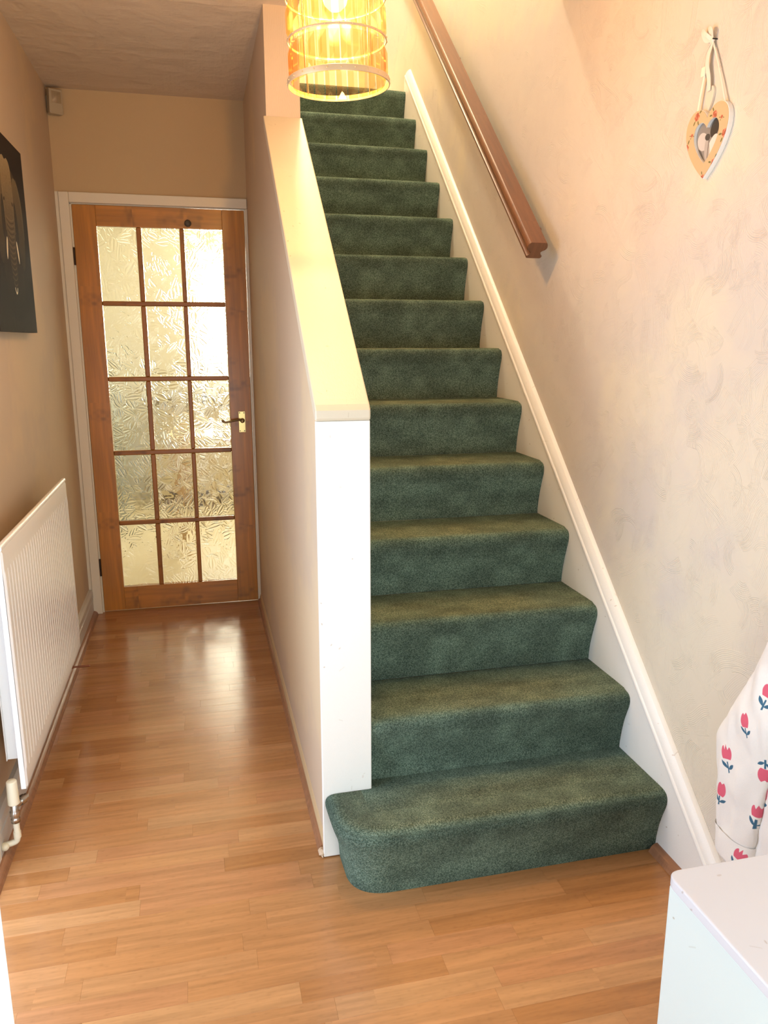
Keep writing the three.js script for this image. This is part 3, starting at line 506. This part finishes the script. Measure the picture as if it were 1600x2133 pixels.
// ------------------------------------------------------------------ motion sensor in the corner
{
  const t = thing('motion_sensor', 'small cream motion sensor high in the corner above the glazed door', 'sensor');
  const w = 0.062, h = 0.106;
  const s = new THREE.Shape(); const r = 0.009; s.moveTo(-w / 2 + r, -h / 2); s.lineTo(w / 2 - r, -h / 2); s.quadraticCurveTo(w / 2, -h / 2, w / 2, -h / 2 + r); s.lineTo(w / 2 - 0.002, h / 2 - 0.003); s.lineTo(-w / 2 + 0.002, h / 2 - 0.003); s.lineTo(-w / 2, -h / 2 + r); s.quadraticCurveTo(-w / 2, -h / 2, -w / 2 + r, -h / 2);
  const body = new THREE.ExtrudeGeometry(s, { depth: 0.026, bevelEnabled: true, bevelSize: 0.004, bevelThickness: 0.004, bevelOffset: -0.004, bevelSegments: 2 });
  const M4 = new THREE.Matrix4().makeTranslation(0.1815, 2.418, 0.022).multiply(new THREE.Matrix4().makeRotationY(0.5)).multiply(new THREE.Matrix4().makeRotationX(0.05));
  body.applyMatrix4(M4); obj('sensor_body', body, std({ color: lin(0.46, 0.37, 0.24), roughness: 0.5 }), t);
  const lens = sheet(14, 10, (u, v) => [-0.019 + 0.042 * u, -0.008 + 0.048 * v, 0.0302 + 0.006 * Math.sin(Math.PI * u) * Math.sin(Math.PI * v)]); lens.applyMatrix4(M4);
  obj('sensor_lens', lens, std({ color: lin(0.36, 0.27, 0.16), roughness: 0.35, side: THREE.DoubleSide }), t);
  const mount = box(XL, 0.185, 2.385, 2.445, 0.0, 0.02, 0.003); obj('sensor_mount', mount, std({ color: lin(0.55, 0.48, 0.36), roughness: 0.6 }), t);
}
// ------------------------------------------------------------------ pendant lamp of glass prisms
{
  const c = [1.095, 1.951, 2.10], R = 0.1185, N = 24, T = 0.0865;
  const t = thing('pendant_lamp', 'gold ringed pendant lamp of hanging glass prisms before the stairs', 'lamp', c);
  t.rotation.z = 0.035;
  const ring = (y, r, h, w) => { const g = new THREE.LatheGeometry([[r - w, 0], [r - 0.0004, 0], [r, 0.0006], [r, h - 0.0006], [r - 0.0004, h], [r - w, h], [r - w, 0]].map(p => new THREE.Vector2(...p)), 64); g.translate(0, y, 0); return g; };
  obj('ring', ring(0, R, 0.0125, 0.0024), M.ring, t);
  obj('ring', ring(T + 0.004, R - 0.004, 0.0045, 0.0025), M.ring, t);
  obj('ring', ring(2 * T + 0.004, R - 0.004, 0.0045, 0.0025), M.ring, t);
  obj('ring', ring(3 * T + 0.006, R - 0.002, 0.010, 0.004), M.gold, t);
  const w = 0.0250, dp = 0.009, L = 0.0835, cut = 0.021;              // prism: triangular section, facets cut at both ends
  const A = [-w / 2, 0, 0], B = [w / 2, 0, 0], C = [0, cut, dp], A2 = [-w / 2, L, 0], B2 = [w / 2, L, 0], C2 = [0, L - cut, dp];
  const tri = [], q = (...v) => tri.push(...v.flat());
  q(A, C, C2); q(A, C2, A2); q(B, A, A2); q(B, A2, B2); q(C, B, B2); q(C, B2, C2); q(A, B, C); q(A2, C2, B2);
  const pg = new THREE.BufferGeometry(); pg.setAttribute('position', new THREE.Float32BufferAttribute(tri, 3)); pg.setAttribute('uv', new THREE.Float32BufferAttribute(new Float32Array(tri.length / 3 * 2), 2)); pg.computeVertexNormals(); pg.addGroup(0, 12, 0); pg.addGroup(12, 6, 1); pg.addGroup(18, 6, 2);
  for (let tier = 0; tier < 3; tier++) for (let i = 0; i < N; i++) {
    const a = (i + (tier % 2) * 0.5) / N * Math.PI * 2, m = obj('prism', pg, M.prism, t), rad = R - 0.0128;
    m.position.set(Math.sin(a) * rad, tier * T + (tier ? 0.003 : 0.0012) + 0.0005, Math.cos(a) * rad); m.rotation.y = a + (hash(i, tier) - 0.5) * 0.12;
  }
  const studs = []; for (let i = 0; i < N; i++) for (const y of [0.0065, T + 0.0065, 2 * T + 0.0065]) { const a = (i + 0.5) / N * Math.PI * 2, g = new THREE.SphereGeometry(0.0018, 6, 5); const rad = y < 0.01 ? R + 0.0002 : R - 0.0035; g.translate(Math.sin(a) * rad, y, Math.cos(a) * rad); studs.push(g); }
  const sm_ = obj('stud', studs, M.gold, t); sm_.userData.kind = 'stuff';
  const spider = [tube([[-R + 0.004, 3 * T + 0.011, 0], [0, 3 * T + 0.011, 0], [R - 0.004, 3 * T + 0.011, 0]], 0.0022, 8, 6), tube([[0, 3 * T + 0.011, -R + 0.004], [0, 3 * T + 0.011, 0], [0, 3 * T + 0.011, R - 0.004]], 0.0022, 8, 6)];
  obj('spider', spider, M.gold, t);
  const posts = []; for (let i = 0; i < 4; i++) { const a = i / 4 * 6.283 + 0.6; posts.push(tube([[Math.sin(a) * (R - 0.0145), 0.006, Math.cos(a) * (R - 0.0145)], [Math.sin(a) * (R - 0.0145), 3 * T + 0.01, Math.cos(a) * (R - 0.0145)]], 0.0012, 3, 6)); }
  posts.forEach(g => obj('post', g, M.gold, t));
  const holder = new THREE.CylinderGeometry(0.016, 0.018, 0.055, 18); holder.translate(0, 3 * T - 0.004, 0); obj('lamp_holder', holder, M.gold, t);
  const by = 2 * T + 0.016, bulb = new THREE.LatheGeometry([[0, -0.034], [0.014, -0.031], [0.025, -0.020], [0.030, -0.004], [0.028, 0.012], [0.020, 0.028], [0.0135, 0.044], [0.0135, 0.056]].map(p => new THREE.Vector2(...p)), 24); bulb.translate(0, by, 0);
  obj('bulb', bulb, M.bulb, t);
  const top = CEIL - c[1] - 0.004;
  obj('cord', tube([[0, 3 * T + 0.01, 0], [0.004, (3 * T + top) / 2, 0], [0.0165, top, 0]], 0.003, 10, 8), M.cream, t);
  const rose = new THREE.LatheGeometry([[0, -0.03], [0.018, -0.028], [0.04, -0.008], [0.042, 0], [0, 0]].map(p => new THREE.Vector2(...p)), 28); rose.rotateZ(-0.035); rose.translate(0.018, CEIL - c[1] - 0.0005, 0); obj('ceiling_rose', rose, M.cream, t);
  const pl = new THREE.PointLight(lin(1.0, 0.65, 0.27), PENDANT, 0, 2); pl.position.set(0, by + 0.004, 0); pl.castShadow = true; pl.shadow.radius = 1.3; t.add(pl);
}
// globe lamp over the landing, above the picture
{
  const t = thing('ceiling_globe', 'warm white globe lamp hanging over the head of the stairs', 'lamp', [1.28, 4.3, 0.2]);
  const g = new THREE.SphereGeometry(0.11, 28, 20); obj('globe', g, M.globe, t);
  obj('cord', tube([[0, 0.108, 0], [0, 0.4, 0], [0, 0.698, 0]], 0.004, 6, 8), M.cream, t);
  const rose = new THREE.LatheGeometry([[0, -0.03], [0.02, -0.028], [0.045, -0.006], [0.045, 0], [0, 0]].map(p => new THREE.Vector2(...p)), 24); rose.translate(0, 0.699, 0); obj('ceiling_rose', rose, M.cream, t);
  const pl = new THREE.PointLight(lin(1.0, 0.85, 0.60), LANDING, 0, 2); pl.castShadow = true; pl.shadow.radius = 4; t.add(pl);
}
// ------------------------------------------------------------------ heart picture frame on the right wall
{
  const t = thing('heart_frame', 'heart-shaped floral photo frame hanging from a ribbon on the right wall', 'picture frame', [XR, 1.830, 2.314]);
  // local: u runs to the right in the photograph (+z), v up
  const heart = (s, k = 1) => { const sh = new THREE.Shape(); const q = [[0, 0.052], [0.012, 0.078], [0.05, 0.086], [0.074, 0.062], [0.086, 0.022], [0.058, -0.03], [0, -0.086]]; sh.moveTo(0, 0.050 * s); sh.bezierCurveTo(0.016 * s, 0.082 * s, 0.055 * s, 0.084 * s, 0.072 * s, 0.058 * s); sh.bezierCurveTo(0.094 * s, 0.022 * s, 0.060 * s, -0.036 * s, 0, -0.082 * s); sh.bezierCurveTo(-0.060 * s, -0.036 * s, -0.094 * s, 0.022 * s, -0.072 * s, 0.058 * s); sh.bezierCurveTo(-0.055 * s, 0.084 * s, -0.016 * s, 0.082 * s, 0, 0.050 * s); return sh; };
  const put = g => { g.rotateY(-Math.PI / 2); return g; };            // shape x -> z, depth -> -x (out of the wall)
  const floral = canvasTex(512, 512, (c, w) => {
    c.fillStyle = '#cdb48c'; c.fillRect(0, 0, w, w);
    const F = (x, y, s, a) => { c.save(); c.translate(x, y); c.rotate(a); for (let i = 0; i < 6; i++) { c.fillStyle = ['#bd6a4e', '#cf8a70', '#ab5a40'][i % 3]; c.beginPath(); c.ellipse(Math.cos(i) * s * 0.4, Math.sin(i) * s * 0.4, s * 0.6, s * 0.45, i, 0, 7); c.fill(); } c.fillStyle = '#6f6a3c'; for (const q of [1.2, 2.2, -0.6]) { c.beginPath(); c.ellipse(Math.cos(q) * s * 1.6, Math.sin(q) * s * 1.6, s * 0.55, s * 0.22, q, 0, 7); c.fill(); } c.restore(); };
    for (const [x, y, s, a] of [[150, 90, 26, 0], [330, 120, 24, 2], [440, 250, 26, 1], [60, 260, 26, 3], [355, 400, 24, 4], [255, 470, 20, 5], [120, 400, 18, 2], [250, 60, 14, 2], [400, 150, 12, 1], [110, 190, 12, 1], [290, 320, 12, 3]]) F(x, y, s, a);
  });
  const outer = heart(1); outer.holes.push(heart(0.60));
  const fg = new THREE.ExtrudeGeometry(outer, { depth: 0.010, bevelEnabled: true, bevelSize: 0.0012, bevelThickness: 0.0012, bevelOffset: -0.0012, bevelSegments: 2, curveSegments: 16 });
  const uvh = g => { const p = g.attributes.position, u = new Float32Array(p.count * 2); for (let i = 0; i < p.count; i++) { u[2 * i] = p.getX(i) / 0.19 + 0.5; u[2 * i + 1] = p.getY(i) / 0.19 + 0.5; } g.setAttribute('uv', new THREE.BufferAttribute(u, 2)); return g; };
  fg.translate(0, 0, 0.0014); 
  obj('frame_side', put(uvh(fg)), phys({ color: lin(0.85, 0.82, 0.76), roughness: 0.5 }), t);
  const face = new THREE.ExtrudeGeometry(outer, { depth: 0.0008, bevelEnabled: false, curveSegments: 16 }); face.scale(0.985, 0.985, 1); face.translate(0, 0, 0.0127);
  obj('frame_face', put(uvh(face)), std({ map: floral, roughness: 0.6 }), t);
  const photo = canvasTex(256, 256, (c, w) => {
    c.fillStyle = '#8d8a86'; c.fillRect(0, 0, w, w);
    c.fillStyle = '#3c3a38'; c.beginPath(); c.ellipse(175, 70, 34, 50, 0.5, 0, 7); c.fill(); c.fillStyle = '#c9c6c2'; c.beginPath(); c.ellipse(80, 120, 50, 40, 0.8, 0, 7); c.fill();
    c.fillStyle = '#e3e0dc'; c.beginPath(); c.ellipse(165, 180, 45, 80, 0.35, 0, 7); c.fill(); c.fillStyle = '#b4b0ac'; c.beginPath(); c.ellipse(120, 170, 22, 60, -0.1, 0, 7); c.fill(); c.fillStyle = '#4a4846'; c.beginPath(); c.ellipse(118, 105, 22, 16, 0.3, 0, 7); c.fill(); c.fillStyle = '#5b5856'; c.beginPath(); c.ellipse(70, 205, 24, 60, -0.5, 0, 7); c.fill();
    c.strokeStyle = 'rgba(40,38,36,.6)'; c.lineWidth = 5; c.beginPath(); c.moveTo(130, 120); c.lineTo(125, 230); c.stroke();
  });
  const ph = new THREE.ShapeGeometry(heart(0.66), 16), pu = ph.attributes.position, u2 = new Float32Array(pu.count * 2); for (let i = 0; i < pu.count; i++) { u2[2 * i] = pu.getX(i) / 0.115 + 0.5; u2[2 * i + 1] = pu.getY(i) / 0.115 + 0.5; } ph.setAttribute('uv', new THREE.BufferAttribute(u2, 2)); ph.translate(0, 0, 0.005);
  obj('photo', put(ph), std({ map: photo, roughness: 0.4, side: THREE.DoubleSide }), t);
  // ribbon: two legs up to a knot with a bow, and the tails
  const ribbonMat = std({ color: lin(0.80, 0.74, 0.64), roughness: 0.75, side: THREE.DoubleSide });
  const ribbon = (pts, w) => { const cu = new THREE.CatmullRomCurve3(pts.map(p => new THREE.Vector3(...p))); const g = sheet(1, 24, (u, v) => { const p = cu.getPoint(v), tg = cu.getTangent(v), n = new THREE.Vector3(1, 0, 0), s = new THREE.Vector3().crossVectors(tg, n).normalize().multiplyScalar((u - 0.5) * w); return [p.x + s.x, p.y + s.y, p.z + s.z]; }); const b = g.clone(); b.translate(-0.0006, 0, 0); return mergeGeometries([g, b]); };
  const K = [-0.006, 0.218, -0.014];
  obj('ribbon', ribbon([[-0.010, 0.060, -0.046], [-0.008, 0.130, -0.036], K], 0.006), std({ color: lin(0.92, 0.88, 0.74), roughness: 0.7, side: THREE.DoubleSide }), t);
  obj('ribbon', ribbon([[-0.010, 0.066, 0.058], [-0.007, 0.150, 0.020], K], 0.005), ribbonMat, t);
  obj('ribbon_tail', ribbon([K, [-0.010, 0.175, -0.022], [-0.009, 0.135, -0.012], [-0.008, 0.110, -0.010]], 0.013), ribbonMat, t);
  obj('ribbon_tail', ribbon([K, [-0.012, 0.190, -0.032], [-0.010, 0.162, -0.047]], 0.002), ribbonMat, t);
  obj('bow', [ribbon([K, [-0.014, 0.232, -0.028], [-0.013, 0.246, -0.046], [-0.008, 0.226, -0.040], K], 0.009), ribbon([K, [-0.014, 0.236, -0.010], [-0.012, 0.244, -0.022], K], 0.008), (() => { const s = new THREE.SphereGeometry(0.006, 10, 8); s.scale(0.7, 0.9, 1); s.translate(...K); return s; })()], ribbonMat, t);
  const nail = new THREE.CylinderGeometry(0.0016, 0.0016, 0.012, 8); nail.rotateZ(Math.PI / 2); nail.translate(-0.006, 0.218, -0.006); obj('nail', nail, M.dark, t);
  const sh = new THREE.ExtrudeGeometry(heart(0.30), { depth: 0.004, bevelEnabled: true, bevelSize: 0.001, bevelThickness: 0.001, bevelSegments: 2 }); sh.scale(0.62, 1.05, 1); sh.translate(-0.010, 0.095, 0.001); obj('small_heart', put(sh), phys({ color: lin(0.72, 0.66, 0.54), roughness: 0.6 }), t);
  obj('paper_tag', box(-0.010, -0.0075, 0.148, 0.168, -0.044, -0.029, 0.0006), std({ color: lin(0.92, 0.86, 0.68), roughness: 0.7 }), t);
}
// ------------------------------------------------------------------ white chest in the near corner
{
  const t = thing('chest', 'plain white chest with a rounded top edge in the near right corner', 'cabinet', [1.371, 0, 3.163]);
  const W = XR - 1.371 - 0.004, D = 0.86, Ht = 0.62;
  obj('carcass', box(0.004, W - 0.002, 0.0005, Ht - 0.019, 0.004, D - 0.004, 0.004, 2), M.bluewhite, t);
  const s = new THREE.Shape(), r = 0.022; s.moveTo(r, 0); s.lineTo(W, 0); s.lineTo(W, -D); s.lineTo(r, -D); s.quadraticCurveTo(0, -D, 0, -D + r); s.lineTo(0, -r); s.quadraticCurveTo(0, 0, r, 0);
  const g = new THREE.ExtrudeGeometry(s, { depth: 0.012, bevelEnabled: true, bevelSize: 0.003, bevelThickness: 0.003, bevelOffset: -0.003, bevelSegments: 3, curveSegments: 10 }); g.rotateX(-Math.PI / 2); g.rotateZ(0); 
  const p = g.attributes.position; for (let i = 0; i < p.count; i++) p.setZ(i, p.getZ(i)); g.translate(0, Ht - 0.0155, 0);
  obj('top', triUV(g.index ? g.toNonIndexed() : g), phys({ color: lin(0.80, 0.84, 0.97), roughness: 0.3, map: scuffs }), t);
}
// white door standing open at the lower left edge of the picture
{
  const t = thing('open_door', 'white painted door standing open at the lower left edge of the picture', 'door', [0.188, 0.006, 2.89]);
  t.rotation.y = Math.atan2(0.388, 0.64);
  const g = box(-0.02, 0.02, 0, 1.98, 0.0, 0.741, 0.003, 2); obj('leaf', g, M.bluewhite, t);
  const lv = tube([[-0.02, 1.0, 0.70], [-0.05, 1.0, 0.70], [-0.055, 1.0, 0.66], [-0.055, 1.0, 0.60]], 0.008, 20, 10); obj('handle', lv, M.chrome, t);
}
// ------------------------------------------------------------------ tulip-printed garment hanging on the right wall
{
  const cloth = canvasTex(1024, 1024, (c, w) => {
    c.fillStyle = '#f3efe9'; c.fillRect(0, 0, w, w);
    const tulip = (x, y, s, a, kind) => {
      c.save(); c.translate(x, y); c.rotate(a); c.scale(s, s); c.fillStyle = '#e0637a';
      c.beginPath();
      if (kind) { c.moveTo(-20, 20); c.bezierCurveTo(-34, -8, -24, -34, -15, -34); c.lineTo(-7, -18); c.lineTo(0, -42); c.lineTo(8, -18); c.lineTo(18, -32); c.bezierCurveTo(34, -20, 30, 8, 20, 22); c.closePath(); }
      else { c.moveTo(-16, 30); c.bezierCurveTo(-32, 10, -22, -30, -10, -36); c.lineTo(-2, -28); c.lineTo(8, -40); c.bezierCurveTo(26, -26, 30, 12, 16, 30); c.closePath(); }
      c.fill(); c.fillStyle = '#3d6a86'; c.beginPath(); c.moveTo(-3, 32); c.lineTo(3, 32); c.lineTo(4, 78); c.lineTo(-4, 82); c.closePath(); c.fill();
      c.beginPath(); c.moveTo(0, 64); c.bezierCurveTo(-26, 56, -30, 40, -28, 28); c.bezierCurveTo(-14, 34, -4, 44, 0, 64); c.fill(); c.beginPath(); c.moveTo(2, 64); c.bezierCurveTo(10, 44, 22, 40, 32, 40); c.bezierCurveTo(30, 56, 16, 66, 2, 64); c.fill(); c.restore();
    };
    let k = 0; for (let j = 0; j < 5; j++) for (let i = 0; i < 5; i++) { tulip(100 + i * 205 + (j % 2) * 102 + rr(-14, 14) - 40, 100 + j * 205 + rr(-16, 16), rr(0.92, 1.1), rr(-0.4, 0.4) + ((k * 7) % 11 === 3 ? Math.PI : 0), k % 3); k++; }
  }, true);
  const fab = phys({ map: cloth, roughness: 0.85, side: THREE.DoubleSide, sheen: 0.2, sheenRoughness: 0.6, bumpMap: fineNoise, bumpScale: 0.0004 });
  const t = thing('floral_jacket', 'white cotton garment printed with red tulips hanging against the right wall', 'garment', [XR, 0, 0]);
  // a flattened tube through rows [y, z left, z right, thickness]; wall side is +x
  const limb = (rows, xc, folds, off) => {
    rows = rows.map(([y, a, b, th]) => [1.342 - (1.377 - y) * 0.945, 4.036 - (4.028 - a) * 0.945, 4.036 - (4.028 - b) * 0.945, th]);
    const nv = 60, nu = 48, at = v => { const f = v * (rows.length - 1), i = Math.min(rows.length - 2, Math.floor(f)), q = f - i, a = rows[Math.max(0, i - 1)], b = rows[i], d = rows[i + 1], e = rows[Math.min(rows.length - 1, i + 2)]; return b.map((_, k) => 0.5 * (2 * b[k] + (d[k] - a[k]) * q + (2 * a[k] - 5 * b[k] + 4 * d[k] - e[k]) * q * q + (3 * b[k] - a[k] - 3 * d[k] + e[k]) * q * q * q)); };
    return sheet(nu, nv, (u, v) => {
      const [y, zl, zr, th] = at(v), a = u * Math.PI * 2, zc = (zl + zr) / 2, hw = (zr - zl) / 2, cz = Math.cos(a), sx = Math.sin(a);
      const z = zc + hw * Math.sign(cz) * Math.pow(Math.abs(cz), 0.8), w = folds * (noise(z * 34 + off, y * 12) - 0.5) + folds * 0.5 * (noise(z * 70 + off, y * 30) - 0.5);
      const x = xc - th * 0.5 * sx - (sx > 0.2 ? w : 0);
      return [Math.min(-0.001, x), y, z];
    }, (u, v, p) => [p[2] * 2.0 + off, p[1] * 2.0 + off * 0.5]);
  };
  const sleeve = [[0.90, 2.74, 2.90, 0.04], [0.82, 2.69, 2.85, 0.05], [0.74, 2.650, 2.80, 0.05], [0.66, 2.618, 2.765, 0.055], [0.58, 2.578, 2.735, 0.055], [0.50, 2.538, 2.712, 0.055], [0.45, 2.532, 2.702, 0.055], [0.38, 2.540, 2.694, 0.05], [0.32, 2.550, 2.688, 0.05], [0.27, 2.560, 2.682, 0.05], [0.245, 2.566, 2.680, 0.05]];
  obj('sleeve', limb(sleeve, -0.056, 0.012, 0.31), fab, t);
  const cuff = [[0.262, 2.556, 2.684, 0.056], [0.24, 2.560, 2.686, 0.058], [0.205, 2.565, 2.690, 0.058], [0.196, 2.567, 2.690, 0.054]];
  obj('cuff', limb(cuff, -0.056, 0.006, 0.77), fab, t);
  const body = [[0.80, 2.66, 3.02, 0.05], [0.70, 2.65, 3.06, 0.055], [0.55, 2.64, 3.08, 0.06], [0.40, 2.625, 3.09, 0.06], [0.26, 2.60, 3.10, 0.05], [0.14, 2.588, 3.10, 0.05], [0.10, 2.586, 3.10, 0.05]];
  obj('body', limb(body, -0.031, 0.016, 0.12), fab, t);
}
renderer.render(scene, camera);
